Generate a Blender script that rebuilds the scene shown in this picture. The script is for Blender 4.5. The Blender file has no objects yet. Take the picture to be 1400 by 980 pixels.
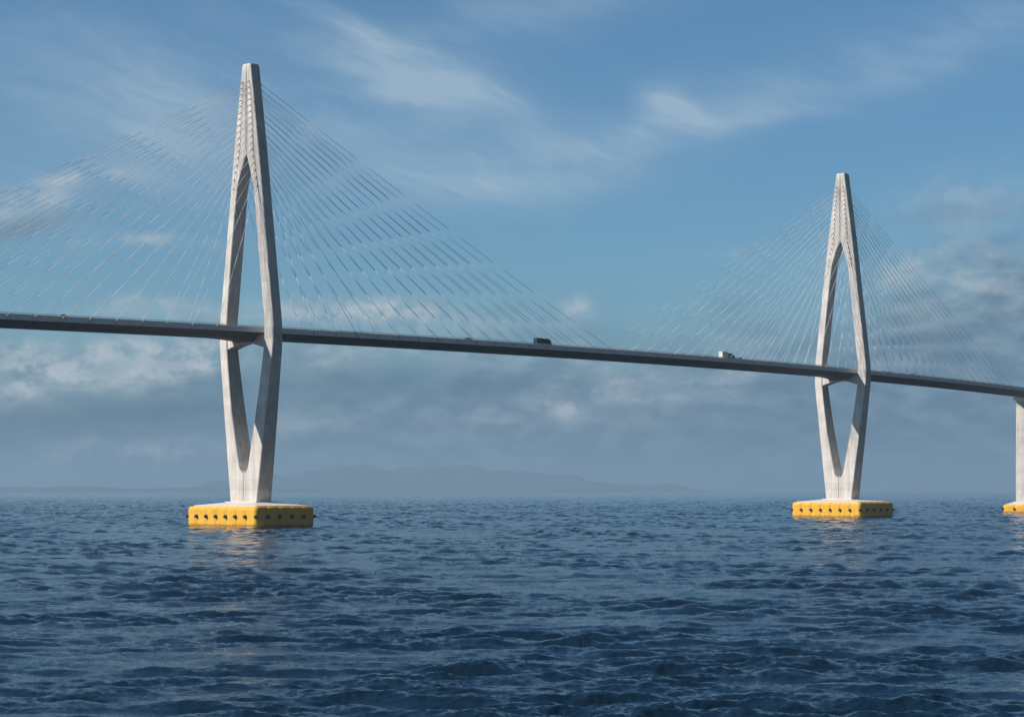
import bpy, bmesh, math, random
import numpy as np
from mathutils import Vector, Matrix

random.seed(7)
R = math.radians
scene = bpy.context.scene
col = scene.collection

# ------------------------------------------------------------------ camera
EYE = 15.6
cam_d = bpy.data.cameras.new('camera')
cam = bpy.data.objects.new('camera', cam_d)
col.objects.link(cam)
cam.location = (0, 0, EYE)
cam.rotation_euler = (R(90), 0, 0)
cam_d.sensor_width = 36.0
cam_d.lens = 3200 / 1400 * 36.0
cam_d.shift_y = 180.5 / 1400
cam_d.clip_start = 1.0
cam_d.clip_end = 90000.0
scene.camera = cam

# ------------------------------------------------------------------ sun and sky
SUN = Vector((-1.99, -0.82, 1.68)).normalized()
SUN_EL = math.asin(SUN.z)
sun_d = bpy.data.lights.new('sun', 'SUN')
sun_d.energy = 5.0
sun_d.angle = R(0.5)
sun_d.color = (1.0, 0.91, 0.80)
sun = bpy.data.objects.new('sun', sun_d)
col.objects.link(sun)
sun.rotation_euler = SUN.to_track_quat('Z', 'Y').to_euler()

scene.view_settings.view_transform = 'Standard'
scene.view_settings.look = 'None'
scene.view_settings.exposure = 0.0
scene.view_settings.gamma = 1.0
scene.view_settings.use_curve_mapping = False
scene.cycles.max_bounces = 8
scene.cycles.volume_bounces = 1
scene.cycles.pixel_filter_type = 'BLACKMAN_HARRIS'
scene.cycles.filter_width = 1.5
scene.cycles.use_denoising = True
scene.cycles.denoising_prefilter = 'ACCURATE'
scene.cycles.sample_clamp_direct = 3.0
scene.cycles.sample_clamp_indirect = 3.0

world = bpy.data.worlds.new('World')
scene.world = world
world.use_nodes = True


class Nodes:
    """small helper to write node graphs as expressions"""
    def __init__(self, tree):
        self.t = tree
        self.n = tree.nodes
        self.l = tree.links

    def new(self, kind, **kw):
        nd = self.n.new(kind)
        for k, v in kw.items():
            setattr(nd, k, v)
        return nd

    def put(self, sock, v):
        if isinstance(v, bpy.types.NodeSocket):
            self.l.new(v, sock)
        elif isinstance(v, (tuple, list)) and len(v) == 3 and sock.type == 'RGBA':
            sock.default_value = (*v, 1.0)
        else:
            sock.default_value = v

    def m(self, op, a, b=0.0, c=None, clamp=False):
        nd = self.new('ShaderNodeMath', operation=op, use_clamp=clamp)
        self.put(nd.inputs[0], a)
        self.put(nd.inputs[1], b)
        if c is not None:
            self.put(nd.inputs[2], c)
        return nd.outputs[0]

    def add(self, a, b): return self.m('ADD', a, b)
    def sub(self, a, b): return self.m('SUBTRACT', a, b)
    def mul(self, a, b): return self.m('MULTIPLY', a, b)
    def div(self, a, b): return self.m('DIVIDE', a, b)
    def mx(self, a, b): return self.m('MAXIMUM', a, b)

    def ramp(self, x, lo, hi, tolo=0.0, tohi=1.0, smooth=True):
        nd = self.new('ShaderNodeMapRange', interpolation_type='SMOOTHSTEP' if smooth else 'LINEAR')
        self.put(nd.inputs['Value'], x)
        self.put(nd.inputs['From Min'], lo)
        self.put(nd.inputs['From Max'], hi)
        self.put(nd.inputs['To Min'], tolo)
        self.put(nd.inputs['To Max'], tohi)
        return nd.outputs['Result']

    def vec(self, x, y, z):
        nd = self.new('ShaderNodeCombineXYZ')
        for s, v in zip(nd.inputs, (x, y, z)):
            self.put(s, v)
        return nd.outputs[0]

    def noise(self, vec, scale, detail=4.0, rough=0.55, dist=0.0, lac=2.0):
        nd = self.new('ShaderNodeTexNoise')
        self.l.new(vec, nd.inputs['Vector'])
        nd.inputs['Scale'].default_value = scale
        nd.inputs['Detail'].default_value = detail
        nd.inputs['Roughness'].default_value = rough
        nd.inputs['Lacunarity'].default_value = lac
        nd.inputs['Distortion'].default_value = dist
        return nd.outputs[0]

    def mix(self, f, a, b):
        nd = self.new('ShaderNodeMix', data_type='RGBA')
        self.put(nd.inputs[0], f)
        self.put(nd.inputs[6], a)
        self.put(nd.inputs[7], b)
        return nd.outputs[2]

    def sep(self, v):
        nd = self.new('ShaderNodeSeparateXYZ')
        self.l.new(v, nd.inputs[0])
        return nd.outputs


def srgb(r, g, b):
    f = lambda c: (c / 255 / 12.92) if c / 255 <= 0.04045 else ((c / 255 + 0.055) / 1.055) ** 2.4
    return (f(r), f(g), f(b))


def build_sky():
    k = Nodes(world.node_tree)
    k.n.clear()
    out = k.new('ShaderNodeOutputWorld')
    bg = k.new('ShaderNodeBackground')
    k.l.new(bg.outputs[0], out.inputs[0])
    sky = k.new('ShaderNodeTexSky', sky_type='NISHITA')
    sky.sun_disc = False
    sky.sun_elevation = SUN_EL
    sky.sun_rotation = math.atan2(SUN.x, SUN.y)
    sky.air_density = 1.0
    sky.dust_density = 0.4
    sky.ozone_density = 2.0
    S = 0.072
    bg.inputs[1].default_value = S
    tint = k.new('ShaderNodeMix', data_type='RGBA', blend_type='MULTIPLY')
    tint.inputs[0].default_value = 1.0
    k.l.new(sky.outputs[0], tint.inputs[6])
    tint.inputs[7].default_value = (0.60, 0.96, 1.22, 1)
    base = tint.outputs[2]

    # direction of view on the sky: azimuth east of +Y and tangent of elevation, in thousandths
    tc = k.new('ShaderNodeTexCoord')
    d = k.sep(tc.outputs['Generated'])
    az = k.mul(k.m('ARCTAN2', d[0], d[1]), 1000.0)
    hor = k.m('SQRT', k.add(k.mul(d[0], d[0]), k.mul(d[1], d[1])))
    el = k.mul(k.div(d[2], k.mx(hor, 0.02)), 1000.0)
    flat = k.vec(az, el, 0.0)
    # wind-warped copies of the coordinates
    w1 = k.noise(flat, 0.018, 3.0, 0.5)
    w2 = k.noise(k.vec(k.add(az, 313.0), el, 7.0), 0.018, 3.0, 0.5)
    azw = k.add(az, k.mul(k.sub(w1, 0.5), 22.0))
    elw = k.add(el, k.mul(k.sub(w2, 0.5), 17.0))

    def C(px, py):      # photo pixel -> sky angles
        return (math.atan((px - 700) / 3200) * 1000, (670.5 - py) / 3200 * 1000)

    def blob(px, py, rx, ry, rot=0.0, warped=True, power=1.0):
        ca, ce = C(px, py)
        rx, ry = rx / 3.2, ry / 3.2
        A, E = (azw, elw) if warped else (az, el)
        x = k.sub(A, ca)
        y = k.sub(E, ce)
        c, s = math.cos(R(rot)), math.sin(R(rot))
        u = k.m('MULTIPLY_ADD', x, c / rx, k.mul(y, s / rx))
        v = k.m('MULTIPLY_ADD', x, -s / ry, k.mul(y, c / ry))
        q = k.m('MULTIPLY_ADD', u, u, k.mul(v, v))
        return k.m('POWER', 2.718, k.mul(q, -power))

    def total(bs):
        t = None
        for b, wgt in bs:
            x = k.mul(b, wgt)
            t = x if t is None else k.add(t, x)
        return t

    # ---- high veil: fibrous cirrus
    fib = k.noise(k.vec(k.mul(azw, 0.35), k.add(elw, k.mul(azw, 0.28)), 3.0), 0.030, 5.0, 0.6)
    fib2 = k.noise(k.vec(k.mul(az, 0.6), k.sub(el, k.mul(az, 0.25)), 11.0), 0.035, 5.0, 0.55)
    veil = total([
        (blob(560, 105, 115, 36, -8), 0.62),
        (blob(640, 128, 80, 16, -14), 0.55),
        (blob(500, 48, 90, 14, -24), 0.5),
        (blob(490, 128, 90, 12, -6), 0.4),
        (blob(925, 148, 48, 20, -22), 0.85),
        (blob(860, 190, 90, 34, 38), 0.50),
        (blob(690, 235, 190, 44, 8), 0.62),
        (blob(560, 190, 230, 80, 0), 0.42),
        (blob(150, 140, 260, 130, 10), 0.50),
        (blob(230, 210, 130, 60, 20), 0.25),
        (blob(1120, 120, 230, 34, 17), 0.40),
        (blob(1280, 60, 190, 50, 12), 0.38),
        (blob(1060, 165, 110, 14, 5), 0.35),
        (blob(690, 30, 230, 40, 12), 0.38),
    ])
    # veils elsewhere round the sky
    other = k.ramp(k.noise(k.vec(k.mul(az, 0.5), el, 21.0), 0.004, 5.0, 0.55), 0.45, 0.8)
    infront = k.ramp(k.m('ABSOLUTE', az), 240.0, 420.0)
    other = k.mul(other, infront)
    fib3 = k.noise(k.vec(k.mul(azw, 0.22), k.add(elw, k.mul(azw, 0.33)), 31.0), 0.14, 6.0, 0.62, 0.6)
    veil = k.mul(veil, k.add(0.36, k.mul(k.ramp(fib, 0.30, 0.68), 0.95)))
    veil = k.mul(veil, k.add(0.80, k.mul(fib2, 0.4)))
    veil = k.mul(veil, k.add(0.76, k.mul(k.ramp(fib3, 0.3, 0.7), 0.40)))
    veil = k.m('MINIMUM', k.add(veil, k.mul(other, 0.5)), 1.0)

    sc_ = 1.0 / S
    sc = lambda c: tuple(v * sc_ for v in c)
    lit = sc(srgb(178, 199, 213))
    c1 = k.mix(k.mul(veil, 0.62), base, lit)

    # ---- low grey-blue bank, lumpy with paler tops
    lump = k.noise(k.vec(k.mul(azw, 0.55), elw, 5.0), 0.045, 6.0, 0.58)
    lump2 = k.noise(k.vec(k.mul(az, 0.5), k.mul(el, 1.1), 9.0), 0.11, 5.0, 0.55)
    elev = k.add(el, k.mul(k.sub(lump, 0.5), 60.0))
    elev = k.add(elev, k.mul(k.ramp(az, -40.0, -215.0), 14.0))
    elev = k.sub(elev, k.mul(k.ramp(az, 120.0, 215.0), 34.0))
    bank = k.ramp(elev, 94.0, 34.0)
    bank_lo = srgb(92, 122, 148)
    bank_hi = srgb(128, 152, 170)
    bcol = k.mix(k.ramp(lump2, 0.35, 0.7), sc(bank_lo), sc(bank_hi))
    dark = total([
        (blob(190, 565, 260, 34, 6), 0.85),
        (blob(560, 520, 190, 22, -4), 0.5),
        (blob(30, 312, 60, 18, 12), 1.0),
        (blob(1150, 590, 300, 40, 0), 0.35),
    ])
    bcol = k.mix(k.m('MINIMUM', dark, 1.0), bcol, sc(srgb(74, 104, 130)))
    c2 = k.mix(k.mul(bank, 0.95), c1, bcol)

    # ---- separate lit puffs
    puffs = total([
        (blob(40, 495, 34, 22), 1.1), (blob(110, 510, 60, 28), 0.95), (blob(200, 495, 90, 32, 6), 0.95),
        (blob(250, 490, 50, 18), 0.7), (blob(35, 540, 30, 16), 0.6), (blob(295, 467, 30, 10), 0.8),
        (blob(-60, 520, 120, 40), 0.6),
        (blob(470, 432, 120, 20), 0.8), (blob(570, 440, 110, 18), 0.55),
        (blob(790, 424, 20, 15, 0, False), 0.85),
        (blob(450, 490, 90, 16), 0.55), (blob(590, 478, 60, 10), 0.5), (blob(750, 488, 100, 14, -4), 0.5),
        (blob(765, 562, 42, 20), 0.75), (blob(840, 520, 60, 20, 10), 0.45), (blob(630, 570, 50, 16), 0.5),
        (blob(215, 620, 70, 14), 1.0), (blob(85, 626, 40, 12, 12), 1.0), (blob(185, 640, 30, 9), 0.3),
        (blob(210, 338, 90, 9), 0.5), (blob(110, 255, 70, 12, 8), 0.5), (blob(220, 425, 100, 14), 0.5),
        (blob(30, 290, 70, 22, 14), 0.5),
        (blob(1330, 385, 130, 46, 8), 0.42), (blob(1230, 370, 60, 16, 14), 0.4),
        (blob(1330, 285, 100, 36, 2), 0.3), (blob(990, 352, 50, 8, 0), 0.25),
        (blob(920, 535, 90, 26, 10), 0.35), (blob(1000, 520, 60, 18), 0.3),
        (blob(420, 580, 60, 20), 0.35),
    ])
    brk = k.ramp(k.noise(k.vec(k.mul(azw, 0.75), elw, 15.0), 0.10, 6.0, 0.62), 0.36, 0.62, 0.18, 1.25)
    puffs = k.m('MINIMUM', k.mul(puffs, brk), 1.0)
    pcol = k.mix(k.ramp(lump2, 0.3, 0.7), sc(srgb(164, 180, 192)), sc(srgb(204, 210, 214)))
    c3 = k.mix(k.mul(puffs, 0.80), c2, pcol)
    grey = total([(blob(28, 318, 62, 14, 14), 0.75), (blob(1320, 300, 90, 16, 2), 0.35)])
    c3 = k.mix(k.m('MINIMUM', grey, 0.8), c3, sc(srgb(116, 138, 156)))
    # unseen slate cloud, added right of and behind the viewer to cut fill light
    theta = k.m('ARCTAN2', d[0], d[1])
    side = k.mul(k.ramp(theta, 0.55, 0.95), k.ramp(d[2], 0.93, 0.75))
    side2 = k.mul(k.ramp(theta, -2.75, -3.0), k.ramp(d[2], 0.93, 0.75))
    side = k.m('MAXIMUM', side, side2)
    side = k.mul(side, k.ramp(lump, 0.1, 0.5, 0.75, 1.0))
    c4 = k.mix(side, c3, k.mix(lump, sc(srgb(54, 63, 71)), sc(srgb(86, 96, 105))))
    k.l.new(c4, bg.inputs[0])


build_sky()


# ------------------------------------------------------------------ helpers
def tag(o, label=None, cat=None, group=None, kind=None):
    for key, v in (('label', label), ('category', cat), ('group', group), ('kind', kind)):
        if v:
            o[key] = v
    return o


def empty(name, loc, rz=0.0):
    o = bpy.data.objects.new(name, None)
    o.empty_display_size = 1
    col.objects.link(o)
    o.location = loc
    o.rotation_euler = (0, 0, rz)
    return o


class MB:
    """collects verts / faces, links them as one mesh object"""
    def __init__(self):
        self.v = []
        self.f = []

    def poly(self, pts, faces):
        n = len(self.v)
        self.v += [tuple(p) for p in pts]
        self.f += [tuple(i + n for i in q) for q in faces]

    def box(self, x0, x1, y0, y1, z0, z1, M=None):
        p = [Vector((x, y, z)) for z in (z0, z1) for y in (y0, y1) for x in (x0, x1)]
        if M is not None:
            p = [M @ q for q in p]
        self.poly(p, [(0, 2, 3, 1), (4, 5, 7, 6), (0, 1, 5, 4), (2, 6, 7, 3), (0, 4, 6, 2), (1, 3, 7, 5)])

    def rings(self, rings, cap=True, closed=True):
        n = len(rings[0])
        base = len(self.v)
        for r in rings:
            self.v += [tuple(p) for p in r]
        for i in range(len(rings) - 1):
            for j in range(n if closed else n - 1):
                a = base + i * n + j
                b = base + i * n + (j + 1) % n
                self.f.append((a, b, b + n, a + n))
        if cap and closed:
            self.f.append(tuple(base + j for j in reversed(range(n))))
            e = base + (len(rings) - 1) * n
            self.f.append(tuple(e + j for j in range(n)))

    def tube(self, a, b, r, n=6, r2=None):
        a, b = Vector(a), Vector(b)
        q = (b - a).to_track_quat('Z', 'Y')
        r2 = r if r2 is None else r2
        ring = lambda c, rr: [c + q @ Vector((rr * math.cos(2 * math.pi * i / n), rr * math.sin(2 * math.pi * i / n), 0)) for i in range(n)]
        self.rings([ring(a, r), ring(b, r2)])

    def build(self, name, mat, parent=None, smooth=False, bevel=0.0, seg=2):
        me = bpy.data.meshes.new(name)
        me.from_pydata(self.v, [], self.f)
        bm = bmesh.new()
        bm.from_mesh(me)
        bmesh.ops.recalc_face_normals(bm, faces=bm.faces)
        bm.to_mesh(me)
        bm.free()
        if smooth:
            me.polygons.foreach_set('use_smooth', [True] * len(me.polygons))
        me.materials.append(mat)
        o = bpy.data.objects.new(name, me)
        col.objects.link(o)
        if parent is not None:
            o.parent = parent
        if bevel:
            b = o.modifiers.new('bevel', 'BEVEL')
            b.width = bevel
            b.segments = seg
            b.limit_method = 'ANGLE'
        return o


def copy_tree(o, parent=None):
    c = o.copy()
    col.objects.link(c)
    c.parent = parent
    for ch in list(o.children):
        copy_tree(ch, c)
    return c


# ------------------------------------------------------------------ materials
def principled(name):
    m = bpy.data.materials.new(name)
    m.use_nodes = True
    k = Nodes(m.node_tree)
    b = k.n['Principled BSDF']
    return m, k, b


def mat_concrete(name, a, b_, rough=0.85, lift=4.0):
    m, k, b = principled(name)
    tc = k.new('ShaderNodeTexCoord')
    p = tc.outputs['Object']
    s = k.sep(p)
    big = k.noise(p, 0.09, 5.0, 0.6)
    streak = k.noise(k.vec(k.mul(s[0], 1.2), k.mul(s[1], 1.2), k.mul(s[2], 0.05)), 0.9, 4.0, 0.6)
    fine = k.noise(p, 1.4, 4.0, 0.6)
    # pour lifts: each lift its own slightly different grey, with a thin joint
    zl = k.div(s[2], lift)
    lift_id = k.m('FLOOR', zl)
    wn = k.new('ShaderNodeTexWhiteNoise', noise_dimensions='1D')
    k.l.new(lift_id, wn.inputs['W'])
    fr = k.m('FRACT', zl)
    joint = k.m('LESS_THAN', fr, 0.035)
    t = k.add(k.mul(k.ramp(big, 0.28, 0.62), 0.40), k.mul(k.ramp(streak, 0.30, 0.62), 0.46))
    t = k.add(t, k.mul(wn.outputs['Value'], 0.18))
    t = k.add(t, k.mul(k.sub(fine, 0.5), 0.25))
    t = k.m('MULTIPLY_ADD', joint, -0.30, t, clamp=True)
    c = k.mix(t, b_, a)
    k.l.new(c, b.inputs['Base Color'])
    b.inputs['Roughness'].default_value = rough
    bp = k.new('ShaderNodeBump')
    bp.inputs['Strength'].default_value = 0.3
    bp.inputs['Distance'].default_value = 0.1
    k.l.new(fine, bp.inputs['Height'])
    k.l.new(bp.outputs[0], b.inputs['Normal'])
    return m


def mat_paint(name, a, b_, rough=0.5, scale=0.6, metal=0.0):
    m, k, b = principled(name)
    tc = k.new('ShaderNodeTexCoord')
    p = tc.outputs['Object']
    n = k.noise(p, scale, 5.0, 0.62)
    c = k.mix(k.ramp(n, 0.3, 0.7), a, b_)
    k.l.new(c, b.inputs['Base Color'])
    k.l.new(k.ramp(n, 0.2, 0.8, rough - 0.08, rough + 0.12), b.inputs['Roughness'])
    b.inputs['Metallic'].default_value = metal
    return m


M = {}
M['concrete'] = mat_concrete('pale_concrete', (0.73, 0.695, 0.65), (0.36, 0.34, 0.32))
M['cap'] = mat_concrete('cap_concrete', (0.74, 0.68, 0.64), (0.58, 0.52, 0.48), lift=50)
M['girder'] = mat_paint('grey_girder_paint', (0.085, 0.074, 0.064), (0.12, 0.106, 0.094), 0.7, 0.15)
M['parapet'] = mat_paint('grey_green_parapet', (0.78, 0.77, 0.74), (0.84, 0.83, 0.80), 0.5, 0.2)
M['rail'] = mat_paint('galvanised_rail', (0.50, 0.60, 0.57), (0.58, 0.67, 0.64), 0.45, 2.0, 0.3)
M['asphalt'] = mat_paint('asphalt', (0.045, 0.045, 0.047), (0.065, 0.064, 0.063), 0.9, 0.8)
M['line'] = mat_paint('road_line_paint', (0.72, 0.72, 0.70), (0.8, 0.8, 0.78), 0.7, 2.0)
M['cable'] = mat_paint('pale_cable_sheath', (0.78, 0.80, 0.81), (0.84, 0.85, 0.86), 0.75, 0.05)
M['pipe'] = mat_paint('cable_guide_pipe', (0.40, 0.39, 0.37), (0.55, 0.52, 0.49), 0.5, 0.5)
M['rubber'] = mat_paint('black_rubber', (0.012, 0.012, 0.013), (0.022, 0.022, 0.023), 0.6, 1.5)
M['white'] = mat_paint('white_vehicle_paint', (0.74, 0.75, 0.76), (0.82, 0.82, 0.82), 0.3, 0.7)
M['navy'] = mat_paint('dark_vehicle_paint', (0.006, 0.012, 0.018), (0.010, 0.016, 0.022), 0.6, 0.7)
M['green_grey'] = mat_paint('grey_green_paint', (0.20, 0.26, 0.26), (0.26, 0.32, 0.31), 0.4, 0.7)
M['glass'] = mat_paint('dark_window_glass', (0.015, 0.018, 0.02), (0.02, 0.024, 0.026), 0.08, 0.7)
M['lamp'] = mat_paint('tail_lamp_red', (0.35, 0.02, 0.02), (0.4, 0.03, 0.02), 0.3, 2.0)


def mat_yellow():
    m, k, b = principled('yellow_fender_paint')
    tc = k.new('ShaderNodeTexCoord')
    p = tc.outputs['Object']
    s = k.sep(p)
    n = k.noise(p, 0.35, 5.0, 0.65)
    drip = k.noise(k.vec(k.mul(s[0], 1.5), k.mul(s[1], 1.5), k.mul(s[2], 0.12)), 0.8, 4.0, 0.6)
    c = k.mix(k.ramp(n, 0.3, 0.7), (0.80, 0.40, 0.022), (0.86, 0.50, 0.040))
    c = k.mix(k.mul(k.ramp(drip, 0.52, 0.8), 0.5), c, (0.62, 0.28, 0.02))
    # weed and rust line just over the water
    wet = k.ramp(k.add(s[2], k.mul(n, 1.8)), 3.0, 1.5)
    c = k.mix(k.mul(wet, 0.75), c, (0.20, 0.10, 0.03))
    k.l.new(c, b.inputs['Base Color'])
    b.inputs['Roughness'].default_value = 0.5
    return m


M['yellow'] = mat_yellow()

# ------------------------------------------------------------------ the line of the bridge
SPAN = 458.7
BEND = R(9.0) / SPAN
TH0 = R(44.34)
T1 = Vector((-111.6, 1000.0))


def heading(s):
    return TH0 + BEND * s


def line(s):
    """point of the curved centre line, s metres from the nearest pylon"""
    r = 1 / BEND
    return T1 + Vector((r * (math.sin(heading(s)) - math.sin(TH0)), -r * (math.cos(heading(s)) - math.cos(TH0))))


def zc(s):
    u = s - 240.0
    return EYE + (217.0 - 2.6e-5 * u * u) / 3.2


def on_deck(s, u, z):
    """u metres right of the centre line (towards the camera), z above the deck datum"""
    p = line(s)
    h = heading(s)
    return Vector((p.x + math.sin(h) * u, p.y - math.cos(h) * u, zc(s) + z))


S_PIER = 750.0
PONTOONS = [(0.0, 22.3, 16.4, R(2.5)), (SPAN, 23.2, 17.4, R(-5)), (S_PIER, 16.2, 10.6, 0.0)]


# ------------------------------------------------------------------ sea
def build_sea():
    rng = np.random.default_rng(11)
    pxh = 2340.0 * EYE
    y = np.arange(330.0, 0.9, -0.42)
    r = pxh / y
    rows = [r[r > 106][0]]
    while rows[-1] < 36000:
        q = rows[-1]
        step = q * q * 0.34 / pxh
        if q < 17000:
            step = min(step, max(2.7, q / 800.0))
        rows.append(q + step)
    r = np.concatenate([[0.5, 8, 20, 34, 50, 65, 80, 92, 102], rows, [44000.0]])
    fine = np.linspace(-0.255, 0.255, 1280)
    side = np.concatenate([np.linspace(0.265, 0.6, 70), np.linspace(0.65, math.pi, 60)])
    ang = np.concatenate([-side[::-1], fine, side[:-1]])
    nr, na = len(r), len(ang)
    rr, aa = np.meshgrid(r, ang, indexing='ij')
    X = (rr * np.sin(aa)).astype(np.float64)
    Y = (rr * np.cos(aa)).astype(np.float64)
    dr = np.gradient(r)[:, None]
    dr = np.where(r[:, None] < 106, 20.0, dr)
    da = np.abs(np.gradient(ang))[None, :] * r[:, None]
    Z = np.zeros_like(X, dtype=np.float32)
    DX = np.zeros_like(Z)
    DY = np.zeros_like(Z)
    N = 210
    lam = np.exp(np.linspace(math.log(0.5), math.log(38.0), N)) * rng.uniform(0.96, 1.04, N)
    # crest lines mostly across the view, waves running out from the left-rear
    th = R(82) + rng.normal(0, 1, N) * np.interp(np.log(lam), [-0.5, 3.7], [0.95, 0.46])
    ph = rng.uniform(0, 2 * math.pi, N)
    st = np.interp(np.log(lam), np.log([0.5, 1.0, 2.0, 3.6, 5.0, 7.0, 9.5, 13, 20, 42]), [0.027, 0.028, 0.026, 0.024, 0.030, 0.037, 0.033, 0.014, 0.006, 0.003])
    # slow gust pattern: amplitude varies from place to place
    gust = np.ones_like(Z)
    for i in range(9):
        L = rng.uniform(18, 130)
        t = rng.uniform(0, math.pi)
        gust += 0.15 * np.sin((X * math.cos(t) + Y * math.sin(t) * 0.7) * 2 * math.pi / L + rng.uniform(0, 6.28)).astype(np.float32)
    gust = np.clip(0.92 + (gust - 1) * 1.25, 0.35, 1.55)
    for i in range(N):
        kx, ky = math.cos(th[i]) * 2 * math.pi / lam[i], math.sin(th[i]) * 2 * math.pi / lam[i]
        # fade waves the mesh cannot carry
        nyq = np.minimum(lam[i] / (dr * abs(math.sin(th[i])) + 1e-3), lam[i] / (da * abs(math.cos(th[i])) + 1e-3))
        far = np.clip((r[:, None] - 2500.0) / 3000.0, 0, 1)
        fade = np.clip((nyq - 1.3 + 1.0 * far) / 1.5, 0, 1).astype(np.float32)
        rows = np.where(fade.max(axis=1) > 0)[0]
        if len(rows) == 0:
            continue
        a0, b0 = rows[0], rows[-1] + 1
        p = (X[a0:b0] * kx + Y[a0:b0] * ky + ph[i]).astype(np.float32)
        amp = st[i] * lam[i] / (2 * math.pi) * fade[a0:b0] * (gust[a0:b0] if lam[i] < 14 else 1.0)
        c, s = np.cos(p), np.sin(p)
        Z[a0:b0] += amp * c
        DX[a0:b0] -= amp * s * math.cos(th[i]) * 0.4
        DY[a0:b0] -= amp * s * math.sin(th[i]) * 0.4
    DY -= 0.6 * Z          # wave crests lean downwind, towards the viewer
    V = np.stack([X + DX, Y + DY, Z], axis=-1).astype(np.float32).reshape(-1, 3)
    i0 = np.arange(nr - 1)[:, None] * na
    j = np.arange(na)[None, :]
    jn = (j + 1) % na
    F = np.stack([i0 + j, i0 + na + j, i0 + na + jn, i0 + jn], axis=-1).reshape(-1, 4)
    F = F[:, ::-1]
    me = bpy.data.meshes.new('sea')
    nv, nf = len(V), len(F)
    me.vertices.add(nv)
    me.vertices.foreach_set('co', V.ravel())
    me.loops.add(nf * 4)
    me.loops.foreach_set('vertex_index', F.astype(np.int32).ravel())
    me.polygons.add(nf)
    me.polygons.foreach_set('loop_start', np.arange(0, nf * 4, 4, dtype=np.int32))
    me.polygons.foreach_set('loop_total', np.full(nf, 4, dtype=np.int32))
    me.polygons.foreach_set('use_smooth', np.ones(nf, dtype=bool))
    me.update(calc_edges=True)
    if me.polygons[nf // 2].normal.z < 0:
        me.flip_normals()
    m, k, b = principled('sea_water')
    tc = k.new('ShaderNodeTexCoord')
    s = k.sep(tc.outputs['Object'])
    q = k.vec(s[0], k.mul(s[1], 1.25), s[2])
    n1 = k.noise(q, 0.33, 3.0, 0.55, 0.4)
    n2 = k.noise(q, 1.6, 4.0, 0.62, 0.5)
    n3 = k.noise(q, 4.5, 3.0, 0.6, 0.3)
    h = k.add(k.add(k.mul(n1, 0.07), k.mul(n2, 0.11)), k.mul(n3, 0.05))
    bp = k.new('ShaderNodeBump')
    bp.inputs['Strength'].default_value = 1.0
    bp.inputs['Distance'].default_value = 1.0
    k.l.new(h, bp.inputs['Height'])
    b.inputs['Base Color'].default_value = (0.006, 0.018, 0.032, 1)
    b.inputs['Roughness'].default_value = 0.10
    foam = None
    for s_, HX, HY, turn in PONTOONS:
        p = line(s_)
        rz = heading(s_) - R(90) + turn
        ex, ey = k.sub(s[0], p.x), k.sub(s[1], p.y)
        lx = k.m('ABSOLUTE', k.add(k.mul(ex, math.cos(rz)), k.mul(ey, math.sin(rz))))
        ly = k.m('ABSOLUTE', k.sub(k.mul(ey, math.cos(rz)), k.mul(ex, math.sin(rz))))
        dist = k.mx(k.sub(lx, HX), k.sub(ly, HY))
        f = k.ramp(dist, 5.5, 0.2)
        foam = f if foam is None else k.mx(foam, f)
    fn = k.noise(tc.outputs['Object'], 0.55, 5.0, 0.65, 0.6)
    foam = k.ramp(k.add(k.mul(foam, 0.42), fn), 0.74, 0.92)
    k.l.new(k.mix(foam, (0.005, 0.018, 0.036), (0.62, 0.66, 0.68)), b.inputs['Base Color'])
    k.l.new(k.ramp(foam, 0.0, 1.0, 0.05, 0.75), b.inputs['Roughness'])
    b.inputs['IOR'].default_value = 1.333
    k.l.new(bp.outputs[0], b.inputs['Normal'])
    me.materials.append(m)
    o = bpy.data.objects.new('sea', me)
    col.objects.link(o)
    tag(o, 'choppy dark blue sea running out to the hazy horizon', 'sea', kind='structure')


build_sea()

# ------------------------------------------------------------------ far hills
def fbm1(x, seed, octs=5):
    rg = random.Random(seed)
    t = 0.0
    a = 1.0
    f = 1.0
    for _ in range(octs):
        t += a * math.sin(x * f + rg.uniform(0, 6.28))
        a *= 0.5
        f *= 2.13
    return t


def build_hills(name, label, dist, pts, depth, seed, rough=6.0, mat=None):
    """a range of hills as real terrain: ridge profile in metres along x, falling to the sea before and behind"""
    xs = [p[0] for p in pts]
    hs = [p[1] for p in pts]
    n, mrow = 260, 26
    mb = MB()
    rings = []
    for i in range(n):
        x = xs[0] + (xs[-1] - xs[0]) * i / (n - 1)
        h = float(np.interp(x, xs, hs))
        row = []
        for j in range(mrow):
            t = j / (mrow - 1)
            prof = math.sin(math.pi * t) ** 1.2
            rid = fbm1(x * 0.004 + t * 2.5, seed) * rough * 0.55 + fbm1(x * 0.013 + t * 9.0, seed + 1) * rough * 0.3
            z = -6 + (h + 6 + rid * min(1, h / 40)) * prof if h > 0 else -6
            row.append((x, dist + depth * (t - 0.5) + fbm1(x * 0.0012, seed + 3) * 120, z))
        rings.append(row)
    mb.rings(rings, cap=False, closed=False)
    o = mb.build(name, mat, smooth=True)
    tag(o, label, 'hills', kind='structure')
    return o


m, k, b = principled('forested_hill')
tc = k.new('ShaderNodeTexCoord')
n = k.noise(tc.outputs['Object'], 0.01, 6.0, 0.65)
k.l.new(k.mix(k.ramp(n, 0.35, 0.65), (0.022, 0.036, 0.028), (0.05, 0.062, 0.048)), b.inputs['Base Color'])
b.inputs['Roughness'].default_value = 0.95
M['hill'] = m


def hill_pts(dist, pix):
    return [((px - 700) / 3200 * dist, (670.5 - py) / 3200 * dist + EYE) for px, py in pix]


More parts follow.
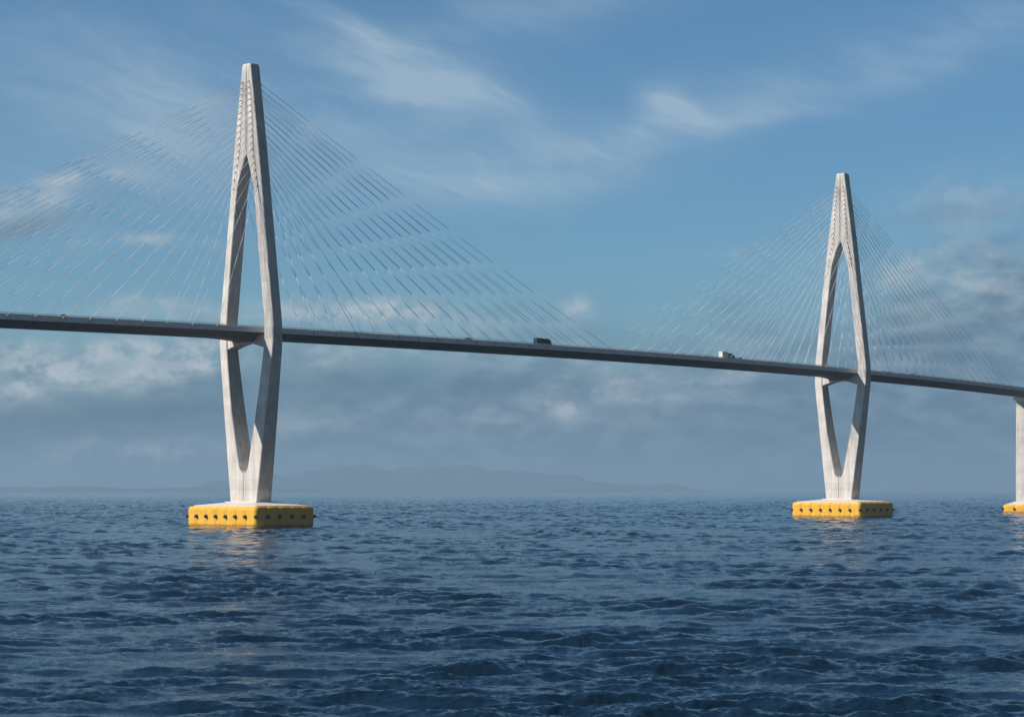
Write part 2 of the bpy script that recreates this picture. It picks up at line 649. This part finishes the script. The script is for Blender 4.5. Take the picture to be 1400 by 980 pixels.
build_hills('hills', 'long low forested ridge behind the nearest pylon, fading into haze', 34000,
            hill_pts(34000, [(215, 674), (255, 668), (290, 659), (320, 655), (370, 648), (410, 646), (450, 641), (490, 637), (530, 638),
                             (570, 638), (620, 638), (680, 640), (730, 646), (780, 653), (820, 657), (880, 664), (960, 669), (1040, 675)]), 3400, 5, 48.0, M['hill'])
build_hills('low_shore', 'thin low strip of shore on the horizon at far left', 28000,
            hill_pts(28000, [(-260, 668), (-150, 664), (-40, 666), (20, 664.5), (60, 666.5), (110, 664), (150, 666.5),
                            (220, 667), (300, 666.5), (420, 668), (480, 674)]), 1200, 9, 10.0, M['hill'])

SOFFIT = -2.8
S0, S1 = -330.0, 1010.0


def build_deck():
    root = empty('bridge_deck', (0, 0, 0))
    tag(root, 'long curving grey road deck carried between the tall pylons', 'bridge deck')
    n = 270
    ss = [S0 + (S1 - S0) * i / n for i in range(n + 1)]
    prof = [(-10.3, 0.95), (10.3, 0.95), (10.3, -0.35), (9.3, -0.55), (5.4, SOFFIT), (-5.4, SOFFIT), (-9.3, -0.55), (-10.3, -0.35)]
    g = MB()
    gs = sorted(set(ss + [c + 1.25 * i for c in (0.0, SPAN) for i in range(-18, 19)]))
    rows = []
    for s in gs:
        h = sum(1.7 * max(0.0, 1 - abs(s - c) / 22.0) ** 2 for c in (0.0, SPAN))
        rows.append([on_deck(s, u, z - (h if z == SOFFIT else 0)) for u, z in prof])
    g.rings(rows)
    g.build('girder', M['girder'], root)
    r = MB()
    r.rings([[on_deck(s, -9.6, 1.05), on_deck(s, 9.6, 1.05), on_deck(s, 9.6, 0.954), on_deck(s, -9.6, 0.954)] for s in ss])
    r.build('road_surface', M['asphalt'], root)
    for u in (-8.9, 8.9):
        l = MB()
        l.rings([[on_deck(s, u - .08, 1.056), on_deck(s, u + .08, 1.056)] for s in ss], closed=False)
        l.build('edge_line', M['line'], root)
    c = MB()
    c.rings([[on_deck(s, -.07, 1.056), on_deck(s, .07, 1.056)] for s in ss], closed=False)
    c.build('centre_line', M['line'], root)
    for sg in (-1, 1):
        p = MB()
        a, b_ = sg * 10.33, sg * 9.95
        p.rings([[on_deck(s, a, -0.45), on_deck(s, a, 1.85), on_deck(s, sg * 10.05, 1.95), on_deck(s, b_, 1.85), on_deck(s, b_, 0.957), on_deck(s, sg * 10.303, 0.957), on_deck(s, sg * 10.303, -0.45)] for s in ss])
        par = p.build('parapet', M['parapet'], root)
        h = MB()
        for zz in (2.15, 2.42):
            rr = 0.05
            h.rings([[on_deck(s, sg * 10.12 - rr, zz - rr), on_deck(s, sg * 10.12 + rr, zz - rr), on_deck(s, sg * 10.12 + rr, zz + rr), on_deck(s, sg * 10.12 - rr, zz + rr)] for s in ss])
        s = S0 + 1
        while s < S1 - 1:
            q, q2 = on_deck(s, sg * 10.12, 1.88), on_deck(s, sg * 10.12, 2.46)
            h.tube(q, q2, 0.055, 4)
            s += 3.0
        h.build('handrail', M['rail'], par)
    # a pale cornice line under the parapet and service pipe below the edge
    return root


build_deck()

# ------------------------------------------------------------------ pylons
def zy(y):
    return EYE + (670.0 - y) / 3.2


U_TAB = [(88, 8.6), (212, 26.5), (446, 56.2), (474, 55.6), (560, 44.2), (612, 37.3), (686, 27.4)]
I_TAB = [(88, 0), (211, 0), (213, 0.5), (219, 3.4), (228, 7.0), (240, 11.4), (255, 16.4), (270, 18.9), (350, 28.9), (446, 39.8), (474, 38.8), (520, 32.3),
         (560, 25.8), (600, 17.4), (612, 14.8), (624, 12.2), (633, 10.2), (638, 8.9), (641.5, 7.2), (644, 5.0), (645.6, 2.6), (646.2, 0), (686, 0)]
VO_TAB = [(88, 8.3), (212, 8.3), (350, 8.5), (460, 8.6), (560, 11.0), (686, 13.4)]
VI_TAB = [(88, 8.3), (140, 7.6), (205, 8.0), (240, 10.0), (350, 11.0), (440, 10.2), (480, 10.6), (560, 13.0), (612, 13.4), (686, 13.4)]


def tab(t, y):
    ys = [a for a, _ in t]
    v = [b for _, b in t]
    return float(np.interp(y, ys, v))


def smooth_tab(t, y, w=10):
    return (tab(t, y - w) + 2 * tab(t, y) + tab(t, y + w)) / 4 if 100 < y < 676 else tab(t, y)


def leg_mesh(sg):
    ys = sorted(set([88, 91] + [float(v) for v in np.arange(95, 686, 5.0)] + [v for v, _ in I_TAB + U_TAB if v > 88] + [211.0, 212.0, 213.0, 686.0]), reverse=True)
    rings = []
    for y in ys:
        U = smooth_tab(U_TAB, y, 6) / 3.2
        I = max(tab(I_TAB, y) / 3.2, 0.02)
        vo, vi = tab(VO_TAB, y) / 3.2, tab(VI_TAB, y) / 3.2
        z = zy(y)
        ch = min(0.28, (U - I) * 0.2)
        gi = ch if I > 0.3 else 0.30
        if y < 206:
            gi = 0.75 * min(1, (y - 84) / 40) + 0.05
        top = 0.0
        if y <= 89:
            ch += 0.2
            U -= 0.2
            vo -= 0.2
            vi -= 0.2
        r = [(I, -vi + gi), (I + gi, -vi), (U - ch, -vo), (U, -vo + ch), (U, vo - ch), (U - ch, vo), (I + gi, vi), (I, vi - gi)]
        rings.append([(sg * u, v, z) for u, v in r])
    mb = MB()
    mb.rings(rings)
    return mb


def crossbeam_mesh(deck_z):
    """haunched beam under the deck, deeper towards the legs and flaring out along the deck"""
    mb = MB()
    Umax = 12.4
    rings = []
    for i in range(33):
        u = -Umax + 2 * Umax * i / 32
        a = abs(u) / Umax
        g = SOFFIT - 1.7 if abs(u) <= 5.4 else SOFFIT - 1.7 + (abs(u) - 5.4) / 3.9 * (2.25 + 1.7)
        g = min(g, -0.6)
        bot = min(SOFFIT - 1.75, -2.6) - 2.6 * max(0.0, (a - 0.1) / 0.9) ** 1.3
        top = g + 0.5
        if abs(u) > 9.2:
            top = -1.5
        hv = 2.75
        rings.append([(u, -hv, deck_z + top), (u, -hv, deck_z + bot + 0.3), (u, -hv + 0.3, deck_z + bot), (u, hv - 0.3, deck_z + bot),
                      (u, hv, deck_z + bot + 0.3), (u, hv, deck_z + top)])
    mb.rings(rings)
    return mb


LEG = {}


def make_pylon(s, label, turn=0.0):
    p = line(s)
    rz = heading(s) - R(90) + turn          # local x = right of the road (towards the camera), local y = along the road
    root = empty('bridge_pylon', (p.x, p.y, 0.0), rz)
    tag(root, label, 'bridge pylon', 'concrete diamond pylons carrying the bridge')
    W = Matrix.Translation((p.x, p.y, 0)) @ Matrix.Rotation(rz, 4, 'Z')
    Wi = W.inverted()
    for sg in (-1, 1):
        if sg not in LEG:
            LEG[sg] = leg_mesh(sg).build('leg', M['concrete'], root)
        else:
            c = LEG[sg].copy()
            col.objects.link(c)
            c.parent = root
    crossbeam_mesh(zc(s)).build('crossbeam', M['concrete'], root)
    N = 17
    for dirn in (-1, 1):
        for sg in (-1, 1):
            for i in range(N):
                t = i / (N - 1)
                ds = 26.0 + (224.0 - 26.0) * t
                a = Wi @ on_deck(s + dirn * ds, sg * 10.75, 0.9)
                y = 252 - (252 - 112) * t ** 0.92
                U, I = tab(U_TAB, y) / 3.2, tab(I_TAB, y) / 3.2
                vo = tab(VO_TAB, y) / 3.2
                b_ = Vector((sg * (0.42 * I + 0.58 * U), dirn * (vo - 0.15), zy(y)))
                mb = MB()
                # slight sag in the stay
                L = (b_ - a).length
                pts = []
                for q in range(9):
                    f = q / 8
                    pp = a.lerp(b_, f)
                    pp.z -= L * 0.006 * 4 * f * (1 - f)
                    pts.append(pp)
                for q in range(8):
                    mb.tube(pts[q], pts[q + 1], 0.085, 8)
                c = mb.build('stay_cable', M['cable'], root, smooth=True)
                g = MB()
                dd = (pts[-2] - b_).normalized()
                g.tube(b_ - dd * 0.2, b_ + dd * 2.0, 0.25, 7, 0.21)
                g.build('guide_pipe', M['pipe'], c, smooth=True)
                k_ = MB()
                dd = (pts[1] - a).normalized()
                k_.tube(a - dd * 0.9, a + dd * 2.2, 0.20, 6, 0.16)
                k_.build('anchor_sleeve', M['pipe'], c, smooth=True)
    return root


def rounded_rect(hx, hy, r, seg=5):
    pts = []
    for cx, cy, a0 in ((hx - r, hy - r, 0), (-hx + r, hy - r, 90), (-hx + r, -hy + r, 180), (hx - r, -hy + r, 270)):
        for i in range(seg + 1):
            a = R(a0 + 90 * i / seg)
            pts.append((cx + r * math.cos(a), cy + r * math.sin(a)))
    return pts


FENDER = {}


def make_pontoon(s, label, HX, HY, nx, ny, top, ped, turn=0.0, rad=0.78):
    """yellow fender ring round a pier foot. HX along the pylon's legs, HY along the road"""
    p = line(s)
    rz = heading(s) - R(90) + turn
    root = empty('fender_pontoon', (p.x, p.y, 0.0), rz)
    tag(root, label, 'pontoon', 'yellow pontoons at the pylon feet')
    # outline with pillowed panels: a shallow bulge per panel
    px, py = 2 * HX / nx, 2 * HY / ny
    outline = []

    rc = 1.5

    def edge(p0, p1, n, nrm):
        L = math.hypot(p1[0] - p0[0], p1[1] - p0[1])
        for i in range(n):
            for f in (0.0, 0.04, 0.12, 0.3, 0.5, 0.7, 0.88, 0.96):
                t = (i + f) / n
                if t * L < rc + 0.2 or (1 - t) * L < rc + 0.2:
                    continue
                bulge = 0.5 * (1 - abs(2 * f - 1) ** 4) - 0.3
                if i == 0 and f < 0.5 or i == n - 1 and f > 0.5:
                    bulge = 0.2
                outline.append((p0[0] + (p1[0] - p0[0]) * t + nrm[0] * bulge, p0[1] + (p1[1] - p0[1]) * t + nrm[1] * bulge))

    def corner(cx, cy, a0):
        for q in range(6):
            a = R(a0 + 90 * q / 5)
            outline.append((cx + (rc + 0.2) * math.cos(a), cy + (rc + 0.2) * math.sin(a)))
    edge((HX, -HY), (HX, HY), ny, (1, 0))
    corner(HX - rc, HY - rc, 0)
    edge((HX, HY), (-HX, HY), nx, (0, 1))
    corner(-HX + rc, HY - rc, 90)
    edge((-HX, HY), (-HX, -HY), ny, (-1, 0))
    corner(-HX + rc, -HY + rc, 180)
    edge((-HX, -HY), (HX, -HY), nx, (0, -1))
    corner(HX - rc, -HY + rc, 270)
    mb = MB()
    rings = []
    for z, ins in ((-2.0, 0.5), (0.5, 0.28), (1.2, 0.08), (1.9, 0.0), (top - 1.6, 0.0), (top - 0.8, 0.14), (top - 0.3, 0.42), (top - 0.06, 0.85), (top, 1.4), (top + 0.02, 3.0)):
        rings.append([(x * (1 - ins / HX), y * (1 - ins / HY), z) for x, y in outline])
    mb.rings(rings)
    mb.build('fender_wall', M['yellow'], root, smooth=False)
    # pale concrete cap sloping up to the plinth
    c = MB()
    a = rounded_rect(HX - 1.6, HY - 1.6, 1.2)
    b2 = rounded_rect(ped[0], ped[1], 0.6)
    c.rings([[(x, y, top - 0.3) for x, y in a], [(x, y, top + 0.32) for x, y in a], [(x, y, top + 1.55) for x, y in b2], [(x, y, top + 1.95) for x, y in b2]])
    c.build('concrete_cap', M['cap'], root)
    # round black fenders at every panel joint and corner
    zf = top * 0.52

    def fender(x, y, ang):
        if rad not in FENDER:
            f = MB()
            prof = [(-0.5, rad * 1.0), (0.25, rad * 1.0), (0.75, rad * 0.95), (1.0, rad * 0.72), (1.06, rad * 0.3)]
            f.rings([[(d, rr * math.cos(2 * math.pi * i / 14), rr * math.sin(2 * math.pi * i / 14)) for i in range(14)] for d, rr in prof])
            o = f.build('rubber_fender', M['rubber'], root, smooth=False)
            FENDER[rad] = o
        else:
            o = FENDER[rad].copy()
            col.objects.link(o)
            o.parent = root
        o.location = (x, y, zf)
        o.rotation_euler = (0, 0, ang)
    e = 0.12
    for i in range(1, nx):
        x = -HX + px * i
        fender(x, -HY - e, R(-90))
        fender(x, HY + e, R(90))
    for i in range(1, ny):
        y = -HY + py * i
        fender(HX + e, y, 0)
        fender(-HX - e, y, R(180))
    for sx in (-1, 1):
        for sy in (-1, 1):
            fender(sx * (HX - 0.25), sy * (HY - 0.25), math.atan2(sy, sx))
    return root


make_pylon(0.0, 'nearest and tallest pale concrete diamond pylon with wide fans of stay cables', R(2.5))
make_pontoon(0.0, 'yellow pontoon with black round fenders under the nearest, tallest pylon', 22.3, 16.4, 7, 5, 9.0, (10.2, 6.0), R(2.5))
make_pylon(SPAN, 'farther, smaller looking concrete diamond pylon beyond the white lorry on the deck', R(-5))
make_pontoon(SPAN, 'yellow pontoon with black round fenders under the farther diamond pylon on the right', 23.2, 17.4, 7, 5, 9.0, (10.2, 6.0), R(-5))


# ------------------------------------------------------------------ the plain pier at the end of the side span
def make_pier(s):
    p = line(s)
    rz = heading(s) - R(90)
    root = empty('bridge_pier', (p.x, p.y, 0.0), rz)
    tag(root, 'plain straight concrete pier under the deck at the right edge of the picture', 'bridge pier')
    c = MB()
    dz = zc(s) + SOFFIT
    rings = []
    for z, hx, hy in ((7.0, 9.6, 3.3), (dz - 9, 9.6, 3.0), (dz - 5.5, 9.6, 3.05), (dz - 3.4, 9.6, 3.5)):
        rings.append([(sx * (hx - (0.3 if q else 0)), sy * (hy - (0 if q else 0.3)), z) for sx, sy, q in
                      ((1, -1, 1), (1, -1, 0), (1, 1, 0), (1, 1, 1), (-1, 1, 1), (-1, 1, 0), (-1, -1, 0), (-1, -1, 1))])
    c.rings(rings)
    c.build('column', M['concrete'], root)
    h = MB()
    prof = [(-13.5, dz + 0.05), (-13.5, dz - 0.25), (-9.5, dz - 1.0), (-6, dz - 2.1), (-3.5, dz - 3.4), (3.5, dz - 3.4), (6, dz - 2.1), (9.5, dz - 1.0), (13.5, dz - 0.25), (13.5, dz + 0.05)]
    h.rings([[(u, v, z) for v, z in prof] for u in (-9.0, -5.0, 5.0, 9.0)])
    h.build('crosshead', M['concrete'], root)
    return root


make_pier(S_PIER)
make_pontoon(S_PIER, 'small yellow pontoon under the plain pier at the right edge', 16.2, 10.6, 4, 3, 6.3, (11.0, 4.6), rad=0.8)


# ------------------------------------------------------------------ vehicles on the deck
def place(root, s, u, back=False):
    p = on_deck(s, u, 1.06)
    root.location = p
    root.rotation_euler = (0, 0, heading(s) + (math.pi if back else 0))


def make_car(label, paint, s, u, back=False):
    root = empty('passenger_car', (0, 0, 0))
    tag(root, label, 'car', 'cars crossing the bridge')
    L, Wd = 4.5, 0.9
    low = [(-2.2, 0.35), (-2.25, 0.75), (-2.1, 0.98), (-1.2, 1.02), (0.9, 1.0), (1.9, 0.86), (2.22, 0.68), (2.25, 0.35)]
    b_ = MB()
    b_.rings([[(x, y * (0.98 if z < 0.9 else 0.93), z) for x, z in low] for y in (-Wd, -Wd * 0.6, Wd * 0.6, Wd)])
    body = b_.build('body', paint, root, bevel=0.05)
    gl = MB()
    top = [(-1.95, 0.99), (-1.35, 1.42), (0.15, 1.44), (1.05, 1.0)]
    gl.rings([[(x, y * (1.0 if z < 1.1 else 0.84), z) for x, z in top] for y in (-Wd * 0.9, Wd * 0.9)])
    gl.build('window', M['glass'], root)
    rf = MB()
    rf.rings([[(x, y, z) for x, z in ((-1.38, 1.40), (-1.25, 1.50), (0.05, 1.51), (0.2, 1.41))] for y in (-Wd * 0.77, Wd * 0.77)])
    rf.build('roof', paint, root)
    for x in (-1.4, 1.35):
        for sy in (-1, 1):
            w = MB()
            w.tube((x, sy * 0.7, 0.33), (x, sy * 0.92, 0.33), 0.33, 14)
            w.build('wheel', M['rubber'], root)
    for sy in (-0.65, 0.65):
        t = MB()
        t.box(-2.28, -2.2, sy - 0.18, sy + 0.18, 0.7, 0.86)
        t.build('tail_lamp', M['lamp'], root)
    root.scale = (1.08, 1.05, 1.18)
    place(root, s, u, back)
    return root


def make_lorry(label, box_paint, cab_paint, s, u, boxes, L=11.5, H=3.9, back=False):
    root = empty('lorry', (0, 0, 0))
    tag(root, label, 'lorry', 'lorries crossing the bridge')
    ch = MB()
    ch.box(-L / 2, L / 2 - 0.4, -0.45, 0.45, 0.62, 0.98)
    ch.build('chassis', M['rubber'], root)
    for x0, x1, z1, paint in boxes:
        b_ = MB()
        b_.box(x0, x1, -1.24, 1.24, 1.0, z1)
        b_.build('cargo_box', paint, root, bevel=0.08)
    cab = MB()
    x1 = L / 2
    prof = [(x1 - 2.3, 0.7), (x1 - 2.3, H - 0.5), (x1 - 2.0, H - 0.25), (x1 - 1.0, H - 0.7), (x1 - 0.25, 2.1), (x1, 1.3), (x1, 0.55), (x1 - 0.5, 0.5)]
    cab.rings([[(x, y, z) for x, z in prof] for y in (-1.2, 1.2)])
    cab.build('cab', cab_paint, root, bevel=0.08)
    ws = MB()
    ws.poly([(x1 - 0.93, -1.0, H - 0.76), (x1 - 0.93, 1.0, H - 0.76), (x1 - 0.21, 1.05, 2.2), (x1 - 0.21, -1.05, 2.2),
             (x1 - 1.02, -1.0, H - 0.82), (x1 - 1.02, 1.0, H - 0.82), (x1 - 0.30, 1.05, 2.14), (x1 - 0.30, -1.05, 2.14)],
            [(0, 1, 2, 3), (4, 7, 6, 5), (0, 3, 7, 4), (1, 5, 6, 2), (0, 4, 5, 1), (3, 2, 6, 7)])
    ws.build('windscreen', M['glass'], root)
    for sy in (-1, 1):
        sw = MB()
        sw.poly([(x1 - 1.7, sy * 1.22, 2.1), (x1 - 0.6, sy * 1.22, 2.1), (x1 - 1.0, sy * 1.22, 2.9), (x1 - 1.7, sy * 1.22, 2.9),
                 (x1 - 1.7, sy * 1.18, 2.1), (x1 - 0.6, sy * 1.18, 2.1), (x1 - 1.0, sy * 1.18, 2.9), (x1 - 1.7, sy * 1.18, 2.9)],
                [(0, 1, 2, 3), (4, 7, 6, 5), (0, 4, 5, 1), (1, 5, 6, 2), (2, 6, 7, 3), (3, 7, 4, 0)])
        sw.build('side_window', M['glass'], root)
    for x in (-L / 2 + 1.2, -L / 2 + 2.5, L / 2 - 1.2):
        for sy in (-1, 1):
            w = MB()
            w.tube((x, sy * 0.9, 0.5), (x, sy * 1.22, 0.5), 0.5, 16)
            w.build('wheel', M['rubber'], root)
    root.scale = (0.92, 0.96, 0.92)
    place(root, s, u, back)
    return root


def s_of(px, u=6.5):
    lo, hi = S0, S1
    for _ in range(60):
        mid = (lo + hi) / 2
        p = on_deck(mid, u, 0)
        if 700 + 3200 * p.x / p.y < px:
            lo = mid
        else:
            hi = mid
    return lo


print('S', [(px, round(s_of(px), 1)) for px in (84, 637, 738, 992, 1009, 1245, 1301)])
make_lorry('dark box lorry on the deck in mid span between the two diamond pylons', M['navy'], M['navy'], s_of(739), 7.8,
           [(-5.7, -1.2, 4.25, M['navy']), (-0.9, 3.2, 4.1, M['navy'])], L=11.8, H=4.1)
make_lorry('white fronted box lorry on the deck left of the farther pylon', M['white'], M['green_grey'], s_of(991), 7.8,
           [(-6.4, -0.6, 4.5, M['white']), (-0.4, 4.0, 3.9, M['green_grey'])], L=13.4, H=3.4)
make_car('white car on the deck at far left, before the nearest pylon', M['white'], s_of(84), 8.2)
make_car('dark car on the deck in mid span, left of the dark lorry', M['navy'], s_of(637), 8.2)
make_car('dark car on the deck just ahead of the white lorry', M['navy'], s_of(1009), 8.2)
make_car('dark car on the deck beyond the farther pylon', M['navy'], s_of(1245), 8.2)
make_car('white car on the deck beyond the farther pylon, nearing the plain pier', M['white'], s_of(1301), 8.2)


# ------------------------------------------------------------------ sea air
def build_haze():
    mb = MB()
    mb.box(-45500, 45500, -45500, 45500, -6.5, 400)
    m = bpy.data.materials.new('sea_air')
    m.use_nodes = True
    k = Nodes(m.node_tree)
    k.n.clear()
    out = k.new('ShaderNodeOutputMaterial')
    v = k.new('ShaderNodeVolumePrincipled')
    v.inputs['Color'].default_value = (0.46, 0.68, 0.86, 1)
    v.inputs['Density'].default_value = 6.0e-5
    v.inputs['Anisotropy'].default_value = 0.1
    k.l.new(v.outputs[0], out.inputs['Volume'])
    o = mb.build('haze', m)
    tag(o, 'pale blue sea haze softening the far hills and horizon', 'haze', kind='stuff')


build_haze()
